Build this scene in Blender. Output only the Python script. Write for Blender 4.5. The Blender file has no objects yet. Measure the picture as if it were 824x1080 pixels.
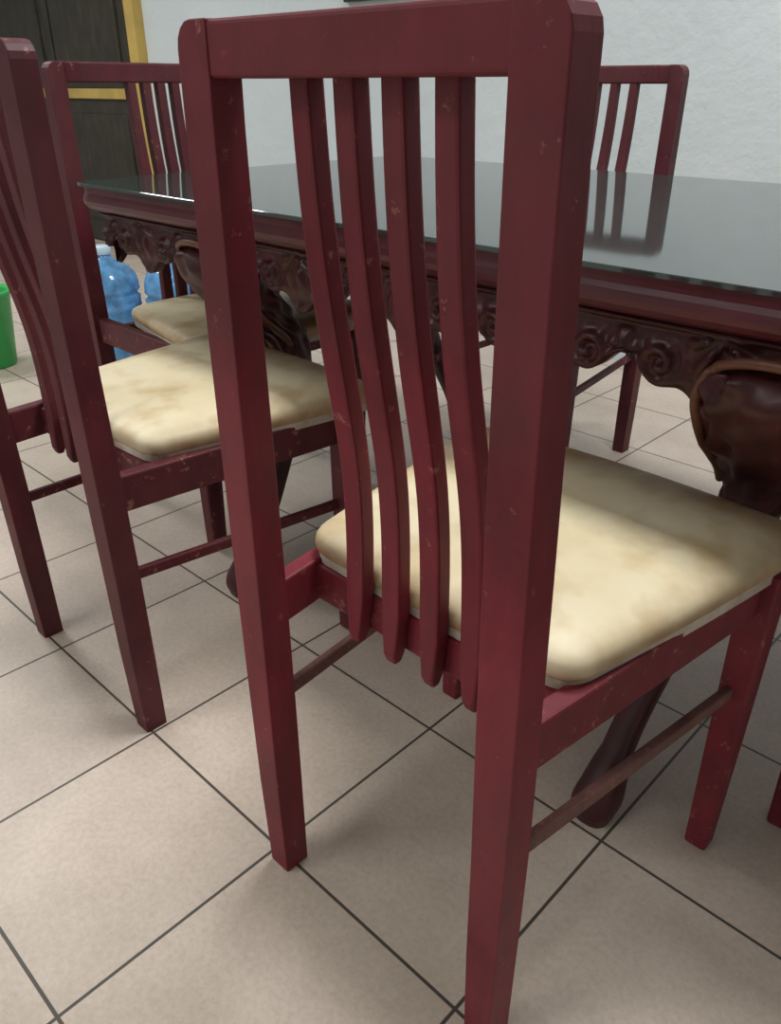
import bpy, bmesh, math, random
from mathutils import Vector, Matrix
random.seed(3)
W,Hh=824,1080
F,TH,RO,PHI=841.09,0.4906,0.0010,0.7641
CH=0.93
sp,cp,st,ct=math.sin(PHI),math.cos(PHI),math.sin(TH),math.cos(TH)
FW=Vector((-sp*ct,cp*ct,-st)); R0=Vector((cp,sp,0)); U0=R0.cross(FW)
RT=R0*math.cos(RO)+U0*math.sin(RO); UP=-R0*math.sin(RO)+U0*math.cos(RO)
CAM=Vector((0,0,CH))
def ona(uv,a):
    d=FW+RT*((uv[0]-W/2)/F)-UP*((uv[1]-Hh/2)/F)
    return CAM+d*(a/d.x)

# ---------------------------------------------------------------- camera
cd=bpy.data.cameras.new("camera"); cam=bpy.data.objects.new("camera",cd)
bpy.context.collection.objects.link(cam)
cd.sensor_width=36; cd.sensor_fit='AUTO'; cd.lens=F/1080*36; cd.clip_start=0.02
M=Matrix((RT,UP,-FW)).transposed().to_4x4(); M.translation=CAM
cam.matrix_world=M
bpy.context.scene.camera=cam

# ---------------------------------------------------------------- materials
def newmat(name):
    m=bpy.data.materials.new(name); m.use_nodes=True
    nt=m.node_tree; b=nt.nodes["Principled BSDF"]
    return m,nt,b
def lin(c): 
    return tuple(((x/255)/12.92 if x/255<=.04045 else ((x/255+.055)/1.055)**2.4) for x in c)+(1,)
def noise(nt,scale,detail=4,rough=.55,vec=None,sc=(1,1,1),loc=(0,0,0)):
    tc=nt.nodes.new("ShaderNodeTexCoord"); mp=nt.nodes.new("ShaderNodeMapping")
    mp.inputs["Scale"].default_value=sc; mp.inputs["Location"].default_value=loc
    nt.links.new(tc.outputs["Object"],mp.inputs["Vector"])
    n=nt.nodes.new("ShaderNodeTexNoise"); n.inputs["Scale"].default_value=scale
    n.inputs["Detail"].default_value=detail; n.inputs["Roughness"].default_value=rough
    nt.links.new(mp.outputs["Vector"],n.inputs["Vector"]); return n
def ramp(nt,src,stops):
    r=nt.nodes.new("ShaderNodeValToRGB"); e=r.color_ramp.elements
    while len(e)<len(stops): e.new(.5)
    for i,(p,c) in enumerate(stops): e[i].position=p; e[i].color=c
    nt.links.new(src,r.inputs["Fac"]); return r
def mix(nt,fac,a,b,mode='MIX'):
    m=nt.nodes.new("ShaderNodeMix"); m.data_type='RGBA'; m.blend_type=mode
    for s,v in ((0,fac),(6,a),(7,b)):
        if hasattr(v,'is_output'): nt.links.new(v,m.inputs[s])
        else: m.inputs[s].default_value=v
    return m.outputs[2]
def bump(nt,b,src,strength=.2,dist=.002):
    n=nt.nodes.new("ShaderNodeBump"); n.inputs["Strength"].default_value=strength; n.inputs["Distance"].default_value=dist
    nt.links.new(src,n.inputs["Height"]); nt.links.new(n.outputs["Normal"],b.inputs["Normal"])
def wood(name,dark,mid,light,sc=(26,26,7),rough=.55,wear_shade=True,coat=.0,spec=.35):
    m,nt,b=newmat(name)
    n=noise(nt,1.0,6,.65,sc=sc); r=ramp(nt,n.outputs["Fac"],[(.22,lin(dark)),(.52,lin(mid)),(.82,lin(light))])
    col=r.outputs["Color"]
    n2=noise(nt,9,4,.6,loc=(3,1,7)); r2=ramp(nt,n2.outputs["Fac"],[(.32,(.78,.76,.76,1)),(.62,(1.05,1.05,1.05,1))])
    col=mix(nt,1.0,col,r2.outputs["Color"],'MULTIPLY')
    if wear_shade:
        # shade of the backlit upper back, painted in as browning with height
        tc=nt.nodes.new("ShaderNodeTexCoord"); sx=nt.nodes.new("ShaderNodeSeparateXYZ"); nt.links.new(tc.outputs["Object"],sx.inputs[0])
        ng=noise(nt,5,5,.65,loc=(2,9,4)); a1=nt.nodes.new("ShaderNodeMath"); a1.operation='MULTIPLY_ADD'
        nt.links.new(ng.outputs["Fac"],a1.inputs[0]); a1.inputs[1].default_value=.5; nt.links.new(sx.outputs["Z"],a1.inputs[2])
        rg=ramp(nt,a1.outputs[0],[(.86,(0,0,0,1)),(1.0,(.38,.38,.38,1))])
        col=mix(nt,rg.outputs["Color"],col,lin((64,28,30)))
        n3=noise(nt,1,6,.8,sc=(100,100,45),loc=(9,2,4)); r3=ramp(nt,n3.outputs["Fac"],[(.70,(0,0,0,1)),(.745,(.7,.7,.7,1))])
        col=mix(nt,r3.outputs["Color"],col,lin((170,116,104)))
        g=nt.nodes.new("ShaderNodeNewGeometry"); n4=noise(nt,45,5,.75,loc=(1,8,3))
        ad=nt.nodes.new("ShaderNodeMath"); ad.operation='MULTIPLY'; nt.links.new(g.outputs["Pointiness"],ad.inputs[0]); nt.links.new(n4.outputs["Fac"],ad.inputs[1])
        r4=ramp(nt,ad.outputs[0],[(.337,(0,0,0,1)),(.375,(.7,.7,.7,1))])
        col=mix(nt,r4.outputs["Color"],col,lin((168,112,96)))
        n5=noise(nt,3.5,4,.6,loc=(5,5,5)); r5=ramp(nt,n5.outputs["Fac"],[(.4,(0,0,0,1)),(.7,(.14,.14,.14,1))])
        col=mix(nt,r5.outputs["Color"],col,lin((140,104,100)))
    nt.links.new(col,b.inputs["Base Color"])
    b.inputs["Roughness"].default_value=rough; b.inputs["Coat Weight"].default_value=coat
    b.inputs["Coat Roughness"].default_value=.25; b.inputs["Specular IOR Level"].default_value=spec
    bump(nt,b,n.outputs["Fac"],.3,.0018); return m
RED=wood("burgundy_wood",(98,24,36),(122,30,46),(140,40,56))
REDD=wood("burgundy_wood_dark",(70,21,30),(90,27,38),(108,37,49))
TBL=wood("mahogany_varnish",(42,15,16),(66,24,26),(96,38,40),rough=.42,wear_shade=False,coat=.1)
TRIM=wood("worn_mahogany_edge",(78,46,36),(108,68,52),(134,90,70),rough=.45,wear_shade=False,coat=.1)
RIM=wood("mahogany_rim",(60,16,24),(82,22,34),(100,32,44),sc=(6,60,60),rough=.38,wear_shade=False,coat=.2)
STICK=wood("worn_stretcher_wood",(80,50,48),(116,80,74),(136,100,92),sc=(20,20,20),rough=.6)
BOARD=wood("plywood_edge",(150,120,90),(205,195,180),(225,220,210),sc=(20,20,20),rough=.8,wear_shade=False)
DOORM=wood("dark_door_wood",(36,34,26),(58,54,42),(76,70,55),rough=.5,wear_shade=False)
def plain(name,c,rough=.5,metal=0,var=.12,scale=8,trans=0):
    m,nt,b=newmat(name); n=noise(nt,scale,4)
    l=lin(c); d=tuple(x*(1-var) for x in l[:3])+(1,); e=tuple(min(1,x*(1+var)) for x in l[:3])+(1,)
    r=ramp(nt,n.outputs["Fac"],[(.35,d),(.65,e)]); nt.links.new(r.outputs["Color"],b.inputs["Base Color"])
    b.inputs["Roughness"].default_value=rough; b.inputs["Metallic"].default_value=metal
    b.inputs["Transmission Weight"].default_value=trans; return m
YEL=plain("yellow_paint",(196,166,88),.5); BLACK=plain("black_plastic",(25,25,28),.4)
BLUE=plain("blue_plastic",(110,172,226),.12,trans=.3,var=.35,scale=16); CAPM=plain("jug_cap_plastic",(200,220,235),.4); GREEN=plain("green_plastic",(60,180,90),.35)
PAPER=plain("picture_paper",(150,150,140),.6); WHITE=plain("white_metal",(235,235,235),.5)
def cushion_mat():
    m,nt,b=newmat("aged_cream_vinyl")
    n=noise(nt,5,5,.55); r=ramp(nt,n.outputs["Fac"],[(.25,lin((208,190,150))),(.45,lin((225,212,176))),(.65,lin((232,222,192)))])
    n2=noise(nt,14,3,.5,loc=(2,5,1)); r2=ramp(nt,n2.outputs["Fac"],[(.30,(.82,.74,.63,1)),(.50,(1,1,1,1))])
    col=mix(nt,1.0,r.outputs["Color"],r2.outputs["Color"],'MULTIPLY')
    at=nt.nodes.new("ShaderNodeAttribute"); at.attribute_name="rim"
    n3=noise(nt,6,4,.6,loc=(7,7,7)); ad=nt.nodes.new("ShaderNodeMath"); ad.operation='MULTIPLY'
    nt.links.new(at.outputs["Fac"],ad.inputs[0]); nt.links.new(n3.outputs["Fac"],ad.inputs[1])
    r3=ramp(nt,ad.outputs[0],[(.30,(0,0,0,1)),(.72,(.85,.85,.85,1))])
    col=mix(nt,r3.outputs["Color"],col,lin((160,120,78)))
    nt.links.new(col,b.inputs["Base Color"]); b.inputs["Roughness"].default_value=.5
    n4=noise(nt,160,3); bump(nt,b,n4.outputs["Fac"],.15,.001); return m
CUSH=cushion_mat()
def floor_mat():
    m,nt,b=newmat("ceramic_tiles")
    tc=nt.nodes.new("ShaderNodeTexCoord"); mp=nt.nodes.new("ShaderNodeMapping")
    mp.inputs["Location"].default_value=(0.955,-0.1196,0)
    nt.links.new(tc.outputs["Object"],mp.inputs["Vector"])
    br=nt.nodes.new("ShaderNodeTexBrick"); br.offset=0; br.squash=1
    br.inputs["Scale"].default_value=1; br.inputs["Brick Width"].default_value=.3189; br.inputs["Row Height"].default_value=.3189
    br.inputs["Mortar Size"].default_value=.0024; br.inputs["Mortar Smooth"].default_value=.2
    br.inputs["Color1"].default_value=lin((216,202,188)); br.inputs["Color2"].default_value=lin((208,194,182)); br.inputs["Mortar"].default_value=lin((86,81,76))
    nt.links.new(mp.outputs["Vector"],br.inputs["Vector"])
    n=noise(nt,5,6,.7); r=ramp(nt,n.outputs["Fac"],[(.3,(.85,.83,.81,1)),(.68,(1.05,1.04,1.03,1))])
    n2=noise(nt,120,4,.7); r2=ramp(nt,n2.outputs["Fac"],[(.3,(.86,.85,.84,1)),(.6,(1.02,1.02,1.02,1))])
    n3=noise(nt,45,5,.8,loc=(4,4,0)); r3=ramp(nt,n3.outputs["Fac"],[(.68,(1,1,1,1)),(.75,(.55,.48,.42,1))])
    c=mix(nt,1.0,br.outputs["Color"],r.outputs["Color"],'MULTIPLY'); c=mix(nt,1.0,c,r2.outputs["Color"],'MULTIPLY'); c=mix(nt,1.0,c,r3.outputs["Color"],'MULTIPLY')
    nt.links.new(c,b.inputs["Base Color"]); b.inputs["Roughness"].default_value=.42
    inv=nt.nodes.new("ShaderNodeMath"); inv.operation='SUBTRACT'; inv.inputs[0].default_value=1; nt.links.new(br.outputs["Fac"],inv.inputs[1])
    bump(nt,b,inv.outputs[0],.5,.002); return m
def wall_mat():
    m,nt,b=newmat("rough_plaster"); n=noise(nt,16,6,.6); n0=noise(nt,1.5,3)
    r=ramp(nt,n0.outputs["Fac"],[(.3,lin((200,210,212))),(.7,lin((213,221,223)))])
    nt.links.new(r.outputs["Color"],b.inputs["Base Color"]); b.inputs["Roughness"].default_value=.85
    bump(nt,b,n.outputs["Fac"],.5,.014); return m
WALL=wall_mat()
def glass_mat():
    m,nt,b=newmat("smoked_glass_top"); n=noise(nt,3,4)
    r=ramp(nt,n.outputs["Fac"],[(.3,lin((44,54,53))),(.7,lin((53,63,62)))]); nt.links.new(r.outputs["Color"],b.inputs["Base Color"])
    b.inputs["Roughness"].default_value=.055; b.inputs["IOR"].default_value=1.8; return m
GLASS=glass_mat()

# ---------------------------------------------------------------- mesh helpers
def mkobj(name,verts,faces,mat,parent=None,smooth=False,bevel=0,segs=2):
    me=bpy.data.meshes.new(name); me.from_pydata([tuple(v) for v in verts],[],faces); me.update()
    bm=bmesh.new(); bm.from_mesh(me); bmesh.ops.recalc_face_normals(bm,faces=bm.faces); bm.to_mesh(me); bm.free()
    o=bpy.data.objects.new(name,me); bpy.context.collection.objects.link(o); me.materials.append(mat)
    if parent: o.parent=parent
    if smooth:
        for p in me.polygons: p.use_smooth=True
    if bevel:
        md=o.modifiers.new("bevel",'BEVEL'); md.width=bevel; md.segments=segs; md.limit_method='ANGLE'; md.angle_limit=math.radians(40)
    return o
def loft(name,rings,mat,parent=None,**k):
    n=len(rings[0]); v=[p for r in rings for p in r]; f=[]
    for i in range(len(rings)-1):
        for j in range(n):
            f.append((i*n+j,i*n+(j+1)%n,(i+1)*n+(j+1)%n,(i+1)*n+j))
    f.append(tuple(range(n))[::-1]); f.append(tuple((len(rings)-1)*n+j for j in range(n)))
    return mkobj(name,v,f,mat,parent,**k)
def box(name,lo,hi,mat,parent=None,bevel=.003):
    x0,y0,z0=lo;x1,y1,z1=hi
    return loft(name,[[(x0,y0,z),(x1,y0,z),(x1,y1,z),(x0,y1,z)] for z in (z0,z1)],mat,parent,bevel=bevel)
def bar(name,p,q,w,h,mat,parent=None,bevel=.003,n=4):
    p=Vector(p);q=Vector(q);d=(q-p).normalized(); up=Vector((0,0,1)); s=d.cross(up).normalized(); t=s.cross(d)
    if n==4: off=[(-1,-1),(1,-1),(1,1),(-1,1)]
    else: off=[(math.cos(2*math.pi*i/n),math.sin(2*math.pi*i/n)) for i in range(n)]
    return loft(name,[[c+s*(w/2*a)+t*(h/2*b) for a,b in off] for c in (p,q)],mat,parent,bevel=bevel if n==4 else 0,smooth=(n>4))
def tube(name,pts,r,mat,parent,n=10):
    rings=[]
    for i,p in enumerate(pts):
        d=(pts[min(i+1,len(pts)-1)]-pts[max(i-1,0)]).normalized()
        s=d.cross(Vector((0,1,0))); s=s.normalized() if s.length>1e-4 else Vector((1,0,0)); t=s.cross(d)
        rings.append([p+s*(r*math.cos(2*math.pi*k/n))+t*(r*math.sin(2*math.pi*k/n)) for k in range(n)])
    return loft(name,rings,mat,parent,smooth=True)
def empty(name,loc=(0,0,0),rot=0,scale=1):
    e=bpy.data.objects.new(name,None); bpy.context.collection.objects.link(e); e.location=loc; e.rotation_euler=(0,0,rot); e.scale=(scale,)*3; e.empty_display_size=.1; return e
def lathe(name,prof,mat,parent=None,n=40,loc=(0,0,0)):
    rings=[[(loc[0]+r*math.cos(2*math.pi*i/n),loc[1]+r*math.sin(2*math.pi*i/n),loc[2]+z) for i in range(n)] for r,z in prof]
    return loft(name,rings,mat,parent,smooth=True)

# ---------------------------------------------------------------- slat profile (side view y,z) 
YB=.433
S1=[(320,92),(330,200),(345,320),(362,420),(377,500),(384,580),(383,640),(378,682)]
S3=[(423,92),(425,200),(432,320),(445,420),(457,500),(464,580),(465,650),(458,715)]
prof=[]
for u,v,a1,a2 in zip(S1,S3,[-.515]*8,[-.42]*8):
    p=ona(u,a1);q=ona(v,a2); y=(p.y+q.y)/2-YB; z=(p.z+q.z)/2
    prof.append((min(y,.064),z))
prof[0]=(prof[0][0],.940)
def smoothprof(pr):
    out=[]
    for i in range(len(pr)-1):
        p0=Vector(pr[max(0,i-1)]);p1=Vector(pr[i]);p2=Vector(pr[i+1]);p3=Vector(pr[min(len(pr)-1,i+2)])
        for k in range(5):
            t=k/5
            out.append(.5*((2*p1)+(p2-p0)*t+(2*p0-5*p1+4*p2-p3)*t*t+(3*p1-p0-3*p2+p3)*t**3))
    out.append(Vector(pr[-1]))
    for it in range(14):
        out=[out[0]]+[(out[i-1]+2*out[i]+out[i+1])/4 for i in range(1,len(out)-1)]+[out[-1]]
    return out
SP=smoothprof(prof)
Y0S=SP[0].x

def chair(loc,rot,hw=.176,mat=RED,slatmat=None,sp=.0475,sshift=0,pw=.0185,lean=0.0,flare=.12):
    slatmat=slatmat or mat
    e=empty("dining_chair",loc,rot)
    for sx,nm in ((-1,"rear_post_left"),(1,"rear_post_right")):
        rings=[]
        for z,y,a,b in ((0,.006,.0165,.018),(.15,.003,.018,.0195),(.3,.001,.0190,.0195),(.45,-.002,.0195,.019),(.6,-.005,.0195,.018),(.75,-.008,.019,.017),(.9,-.010,.0185,.016),(.955,-.010,.0185,.016)):
            x=sx*(hw-lean*max(0,z-.3)/.65); a*=1+(pw/.0185-1)*z; rings.append([(x-a,y-b,z),(x+a,y-b,z),(x+a,y+b,z),(x-a,y+b,z)])
        x=sx*(hw-lean);a=rings[-1][1][0]-x;b=.016;y=-.010
        for k in range(1,5):
            t=k/4*math.pi/2; zz=.955+.02*math.sin(t); cut=.02*(1-math.cos(t))
            xo=x+sx*(a-cut); xi=x-sx*a; l,r=min(xo,xi),max(xo,xi)
            rings.append([(l,y-b,zz),(r,y-b,zz),(r,y+b,zz),(l,y+b,zz)])
        loft(nm,rings,mat,e,bevel=.004,segs=3)
    rings=[]; n=14; h2=hw-lean
    for i in range(n+1):
        t=i/n; x=-h2+.016+(2*h2-.032)*t; bow=.003*math.sin(math.pi*t); fr=max(.003,(Y0S+.011)*min(1,math.sin(math.pi*t)*4))
        rings.append([(x,-.0245+bow,.935),(x,fr,.935),(x,fr,.9745),(x,-.0245+bow,.9745)])
    loft("top_rail",rings,mat,e,bevel=.004,segs=3)
    for i in range(4):
        rings=[]; N=len(SP)
        for k,pz in enumerate(SP):
            fl=1+flare*max(0,(k/(N-1)-.35)/.65)
            x=(i-1.5)*sp*fl+sshift
            t=k/(N-1); a=.0105+.002*min(1,t/.4)
            if t>.86: a*=1-.45*(t-.86)/.14
            nx=SP[min(k+1,N-1)]-SP[max(k-1,0)]; nx.normalize(); nv=Vector((-nx.y,nx.x)); h=.0095
            y,z=pz
            if k==N-1: h=.005
            P=Vector((y,z))
            p=P+nv*h; q=P-nv*h
            if k==0: p.y=q.y=.94
            rings.append([(x-a,q.x,q.y),(x+a,q.x,q.y),(x+a,p.x,p.y),(x-a,p.x,p.y)])
        loft("slat_%d"%(i+1),rings,slatmat,e,bevel=.003)
    box("rear_rail",(-hw,.074,.395),(hw,.094,.442),mat,e)
    fx=.222; fy=.42
    for sx,nm in ((-1,"left"),(1,"right")):
        bar("side_rail_"+nm,(sx*(hw-.004),.005,.42),(sx*(fx-.004),fy,.42),.022,.056,mat,e)
        rings=[]
        for z,a in ((0,.015),(.2,.018),(.45,.0205)):
            x=sx*fx;rings.append([(x-a,fy-a,z),(x+a,fy-a,z),(x+a,fy+a,z),(x-a,fy+a,z)])
        loft("front_leg_"+nm,rings,mat,e,bevel=.004)
        bar("stretcher_"+nm,(sx*(hw-.002),.0,.285),(sx*(fx-.004),fy,.272),.012,.018,STICK if mat is RED else mat,e)
    bar("front_rail",(-fx,fy,.42),(fx,fy,.42),.022,.056,mat,e)
    def outline(grow):
        pts=[]
        corners=[(-.182,.078,.035),(.176,.078,.035),(.250,.492,.06),(-.250,.492,.06)]
        n=len(corners)
        for i in range(n):
            c=Vector(corners[i][:2]);r=corners[i][2];p=Vector(corners[i-1][:2]);q=Vector(corners[(i+1)%n][:2])
            d1=(p-c).normalized();d2=(q-c).normalized(); A=c+d1*r;B=c+d2*r
            for k in range(9):
                t=k/8; pts.append((1-t)**2*A+2*t*(1-t)*c+t*t*B)
            C2=Vector(corners[(i+1)%n][:2]); r2=corners[(i+1)%n][2]; E=C2-d2*r2
            for k in range(1,8):
                t=k/8; m=B+(E-B)*t; nrm=Vector((d2.y,-d2.x))
                pts.append(m+nrm*(.010 if i==2 else .003)*math.sin(math.pi*t))
        ctr=Vector((0,.29))
        return [ctr+(p-ctr)*grow for p in pts]
    loft("seat_board",[[(p.x,p.y,z) for p in outline(.99)] for z in (.440,.453)],BOARD,e)
    lv=[(.985,.452),(1.0,.456),(1.006,.463),(1.002,.470),(.990,.475),(.965,.479),(.93,.482),(.85,.486),(.7,.489),(.45,.491),(.2,.492),(.02,.492)]
    rings=[[(p.x,p.y,z) for p in outline(g)] for g,z in lv]
    c=loft("seat_cushion",rings,CUSH,e,smooth=True)
    at=c.data.attributes.new("rim",'FLOAT','POINT'); n=len(rings[0])
    for i,(g,z) in enumerate(lv):
        for j in range(n):
            y=rings[i][j][1]; front=max(0,(y-.26)/.23)
            at.data[i*n+j].value=min(1.5,max(0,min(1.1,(g-.55)/.42))*.85+front*.8) if i>2 else 1.35
    return e

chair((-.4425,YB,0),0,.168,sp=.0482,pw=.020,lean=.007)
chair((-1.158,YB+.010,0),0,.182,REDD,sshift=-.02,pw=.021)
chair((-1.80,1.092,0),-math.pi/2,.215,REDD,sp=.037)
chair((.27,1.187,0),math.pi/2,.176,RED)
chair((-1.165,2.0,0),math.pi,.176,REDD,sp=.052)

# ---------------------------------------------------------------- table
HX,HY=.90,.4875
T=empty("dining_table",(-.79,1.2985,0))
def rrect(hx,hy,r,n=8):
    pts=[]
    for cx,cy,a0 in ((hx-r,-hy+r,-90),(hx-r,hy-r,0),(-hx+r,hy-r,90),(-hx+r,-hy+r,180)):
        for k in range(n+1):
            a=math.radians(a0+90*k/n); pts.append((cx+r*math.cos(a),cy+r*math.sin(a)))
    return pts
def slab(name,levels,r,mat,bevel=0):
    return loft(name,[[(x,y,z) for x,y in rrect(HX-i,HY-i,max(r-i,.012))] for i,z in levels],mat,T,bevel=bevel)
slab("glass_top",[(.0,.752),(.0,.757),(.001,.758)],.05,GLASS)
slab("table_top",[(.035,.700),(.022,.704),(.012,.709),(.006,.716),(.004,.724),(.006,.732),(.010,.738),(.010,.742),(.010,.7519)],.055,RIM)
def spiral(x,y,cx,cy,R,s):
    dx,dy=(x-cx)*s,y-cy; r=math.hypot(dx,dy)
    if r>R: return 0
    th=math.atan2(dy,dx); return (.5+.5*math.cos(2*math.pi*r/R*1.6-th))*(1-(r/R)**4)
def relief(u,v,unit):
    k=math.floor(u/unit+.5); x=u-k*unit; d=0
    for s in (-1,1):
        d=max(d,spiral(x,v,s*unit*.30,.052,.034,s))
    r=math.hypot(x,v-.028); 
    if r<.046 and v>.01:
        th=math.atan2(v-.010,x); d=max(d,(.5+.5*math.cos(9*th))*(1-(r/.046)**3)*min(1,r/.012))
    x2=abs(x)-unit*.5; r2=math.hypot(x2*1.2,(v-.045))
    if r2<.030: d=max(d,(.6+.4*math.cos(7*math.atan2(v-.045,x2)))*(1-(r2/.03)**3))
    leaf=.35*(.5+.5*math.sin(x*260+v*160))*(.5+.5*math.cos(v*190))
    d=max(d,leaf)
    if v<.012: d=max(d,.9*math.sin(math.pi*v/.012))
    return d
def apron(name,L,place,unit=.235):
    nx=int(L/.004); nv=26; v=[];f=[]
    def dep(u):
        k=math.floor(u/unit+.5); x=u-k*unit
        return .078+.020*math.cos(2*math.pi*x/unit)+.009*math.cos(6*math.pi*x/unit)
    for i in range(nx+1):
        u=-L/2+L*i/nx; depth=dep(u)
        for j in range(nv+1):
            w=depth*j/nv; d=.014*relief(u,w,unit)
            if j>nv-2: d*=.4
            v.append(place(u,d,.702-w))
    b0=len(v)
    for i in range(nx+1):
        u=-L/2+L*i/nx
        v.append(place(u,-.022,.702)); v.append(place(u,-.022,.702-dep(u)))
    m=nv+1
    for i in range(nx):
        for j in range(nv): f.append((i*m+j,(i+1)*m+j,(i+1)*m+j+1,i*m+j+1))
        a=b0+2*i; f.append((a,a+1,a+3,a+2)); f.append((i*m+nv,(i+1)*m+nv,a+3,a+1)); f.append((i*m,(i+1)*m,a+2,a))
    return mkobj(name,v,f,TBL,T,smooth=True)
ay=HY-.045; ax=HX-.045
apron("carved_apron_front",2*ax,lambda u,d,z:(u,-ay-d,z))
apron("carved_apron_rear",2*ax,lambda u,d,z:(u,ay+d,z))
apron("carved_apron_left",2*ay-.02,lambda u,d,z:(-ax-d,u,z),.22)
apron("carved_apron_right",2*ay-.02,lambda u,d,z:(ax+d,u,z),.22)
# cabriole legs; (x from centre, y from centre, z, half w, half d)
LEG=[(.530,.370,.702,.055,.030),(.540,.400,.672,.060,.055),(.538,.412,.655,.080,.066),(.537,.408,.625,.090,.067),(.535,.392,.59,.090,.060),(.530,.364,.55,.084,.053),(.522,.336,.522,.073,.046),(.510,.315,.50,.060,.040),(.498,.303,.47,.045,.036),(.486,.300,.43,.036,.032),(.470,.318,.38,.032,.030),(.459,.350,.324,.028,.027),(.448,.400,.212,.022,.024),(.439,.458,.10,.021,.026),(.439,.490,.055,.028,.036),(.438,.500,.025,.032,.038),(.438,.502,.0,.026,.030)]
def cab(name,sx,sy):
    pts=[]
    for i in range(len(LEG)-1):
        a,b=LEG[i],LEG[i+1]
        p0=LEG[max(0,i-1)];p3=LEG[min(len(LEG)-1,i+2)]
        for k in range(5):
            t=k/5; q=[]
            for m in range(5):
                q.append(a[m]+(b[m]-a[m])*t if m==2 else .5*(2*a[m]+(b[m]-p0[m])*t+(2*p0[m]-5*a[m]+4*b[m]-p3[m])*t*t+(3*a[m]-p0[m]-3*b[m]+p3[m])*t**3))
            pts.append(q)
    pts.append(list(LEG[-1])); rings=[]; n=72
    dx=(0 if sx>0 else -.045) if sy<0 else .185
    bl=[];brr=[]
    for q,(x,y,z,w,d) in enumerate(pts):
        ring=[]
        for j in range(n):
            t=2*math.pi*j/n; c,s=math.cos(t),math.sin(t)
            e=.7; X=abs(c)**e*(1 if c>0 else -1); Y=abs(s)**e*(1 if s>0 else -1)
            g=1
            if z>.40:
                m=min(1,(z-.40)/.08)
                g+=m*(.05*math.cos(12*t+z*40)+.045*math.cos(8*t-z*90)+.03*math.sin(z*170+3*math.cos(3*t)))
            ring.append((sx*(x+dx+X*w*g),sy*(y+Y*d*g),z))
        rings.append(ring)
        if .48<z<.66:
            f=.97; yy=y+d*.62
            bl.append(Vector((sx*(x+dx-w*f),sy*yy,z))); brr.append(Vector((sx*(x+dx+w*f),sy*yy,z)))
    loft(name,rings,TBL,T,smooth=True)
    # raised border following the knee: up one side, over the arched top, down the other
    top=[]
    L0,R0_=bl[0],brr[0]
    for k in range(1,16):
        t=k/16; p=L0.lerp(R0_,t); p.z+=.024*math.sin(math.pi*t)**.6; p.y+=sy*.024*math.sin(math.pi*t)**.5; top.append(p)
    tube(name+"_border",bl[::-1]+top+brr,.006,TRIM,T)
i=0
for sx in (1,-1):
    for sy in (-1,1):
        i+=1; cab("leg_%d"%i,sx,sy)

# ---------------------------------------------------------------- water jugs, bucket
def jug(loc,rot=0,scale=.87):
    e=empty("water_jug",loc,rot,scale)
    pr=[(.105,0),(.125,.006),(.13,.02)]
    for k in range(4):
        z=.045+k*.07; pr+=[(.13,z),(.132,z+.008),(.120,z+.020),(.120,z+.028),(.132,z+.042),(.13,z+.05)]
    pr+=[(.13,.325),(.122,.355),(.098,.388),(.062,.412),(.036,.425),(.030,.432),(.030,.445)]
    lathe("bottle_body",pr,BLUE,e)
    lathe("cap",[(.033,.440),(.036,.443),(.036,.470),(.030,.476)],CAPM,e)
    pts=[]
    for k in range(9):
        t=k/8*math.pi; pts.append(Vector((.105+.045*math.sin(t),0,.385-.12*k/8)))
    loft("handle",[[(p.x+.011*math.cos(a),p.y+.011*math.sin(a),p.z+.004*math.cos(a)) for a in [i*math.pi/4 for i in range(8)]] for p in pts],BLUE,e,smooth=True)
jug((-2.87,1.46,0),-1.0); jug((-2.66,1.62,0),-.6); jug((-2.46,1.78,0),.3); jug((-2.95,1.80,0),2)
b=empty("plastic_bucket",(-3.12,1.06,0))
lathe("bucket_body",[(.09,0),(.10,.004),(.125,.26),(.135,.262),(.135,.275),(.122,.275),(.118,.262),(.095,.012)],GREEN,b)

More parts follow.
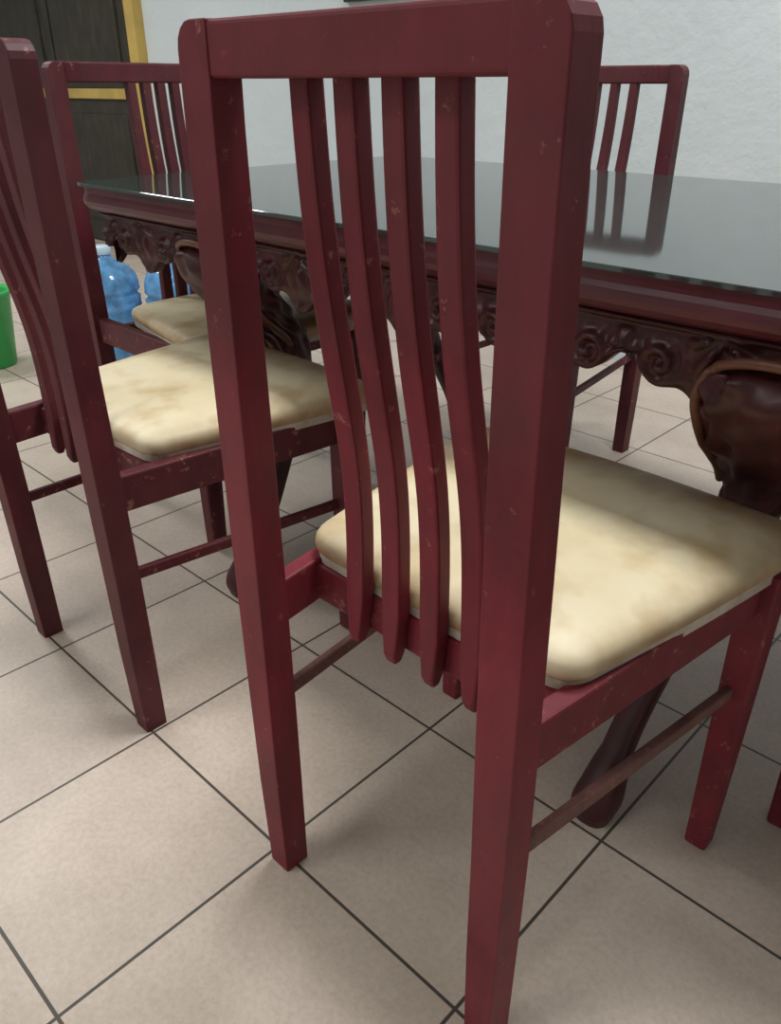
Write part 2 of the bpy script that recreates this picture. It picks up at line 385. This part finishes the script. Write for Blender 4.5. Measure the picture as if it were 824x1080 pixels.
# ---------------------------------------------------------------- room
X0,X1,Y0,Y1,HC=-6.8,2.6,-2.4,2.75,2.8
box("floor",(X0,Y0,-.05),(X1,Y1,0),floor_mat(),bevel=0)
box("ceiling",(X0,Y0,HC),(X1,Y1,HC+.05),plain("ceiling_paint",(220,221,219),.9),bevel=0)
box("wall_back",(X0-.1,Y1,-.05),(X1+.1,Y1+.1,HC+.05),WALL,bevel=0)
box("wall_front",(X0-.1,Y0-.1,-.05),(X1+.1,Y0,HC+.05),WALL,bevel=0)
box("wall_left",(X0-.1,Y0,-.05),(X0,Y1,HC+.05),WALL,bevel=0)
box("wall_right",(X1,Y0,-.05),(X1+.1,Y1,HC+.05),WALL,bevel=0)
D=empty("door_1",(-5.54,Y1,0))
for s,(l,r) in (("left",(-.94,-.01)),("right",(.01,.94))):
    box("leaf_"+s,(l,-.035,.01),(r,-.0,2.08),DOORM,D)
    for z0,z1 in ((.15,.78),(1.02,1.45),(1.55,1.98)):
        box("panel_%s_%d"%(s,int(z0*100)),(l+.13,-.048,z0),(r-.13,-.030,z1),DOORM,D,bevel=.01)
box("yellow_lock_rail",(-.94,-.055,.86),(.94,-.02,.915),YEL,D)
box("jamb_right",(.94,-.06,0),(1.03,0,2.17),YEL,D); box("jamb_left",(-1.03,-.06,0),(-.94,0,2.17),YEL,D); box("head",(-.94,-.06,2.08),(.94,0,2.17),YEL,D)
P=empty("picture_frame",(-2.62,Y1,1.465))
box("picture",(-.24,-.012,-.19),(.24,-.002,.19),PAPER,P)
for nm,lo,hi in (("frame_bottom",(-.27,-.025,-.225),(.27,-.001,-.19)),("frame_top",(-.27,-.025,.19),(.27,-.001,.225)),("frame_left",(-.27,-.025,-.19),(-.24,-.001,.19)),("frame_right",(.24,-.025,-.19),(.27,-.001,.19))):
    box(nm,lo,hi,BLACK,P)

# ---------------------------------------------------------------- lamps
def lamp(loc,sx,sy,power,col,rot=0):
    e=empty("ceiling_lamp",loc,rot)
    box("housing",(-sx/2-.02,-sy/2-.02,.02),(sx/2+.02,sy/2+.02,HC-loc[2]),WHITE,e)
    l=bpy.data.lights.new("lamp_light",'AREA'); l.shape='RECTANGLE'; l.size=sx; l.size_y=sy; l.energy=power; l.color=col
    o=bpy.data.objects.new("lamp_light",l); bpy.context.collection.objects.link(o); o.parent=e
lamp((-.50,1.35,2.72),1.3,.5,52,(1.0,.995,.985))
lamp((-1.4,-1.5,2.72),1.4,.8,32,(1.0,.985,.97))
lamp((-4.2,.6,2.72),1.2,.6,50,(.97,.99,1.0))
w=bpy.data.worlds.new("world"); bpy.context.scene.world=w; w.use_nodes=True
w.node_tree.nodes["Background"].inputs[0].default_value=(.8,.9,1,1); w.node_tree.nodes["Background"].inputs[1].default_value=.5
bpy.context.scene.view_settings.view_transform='Standard'
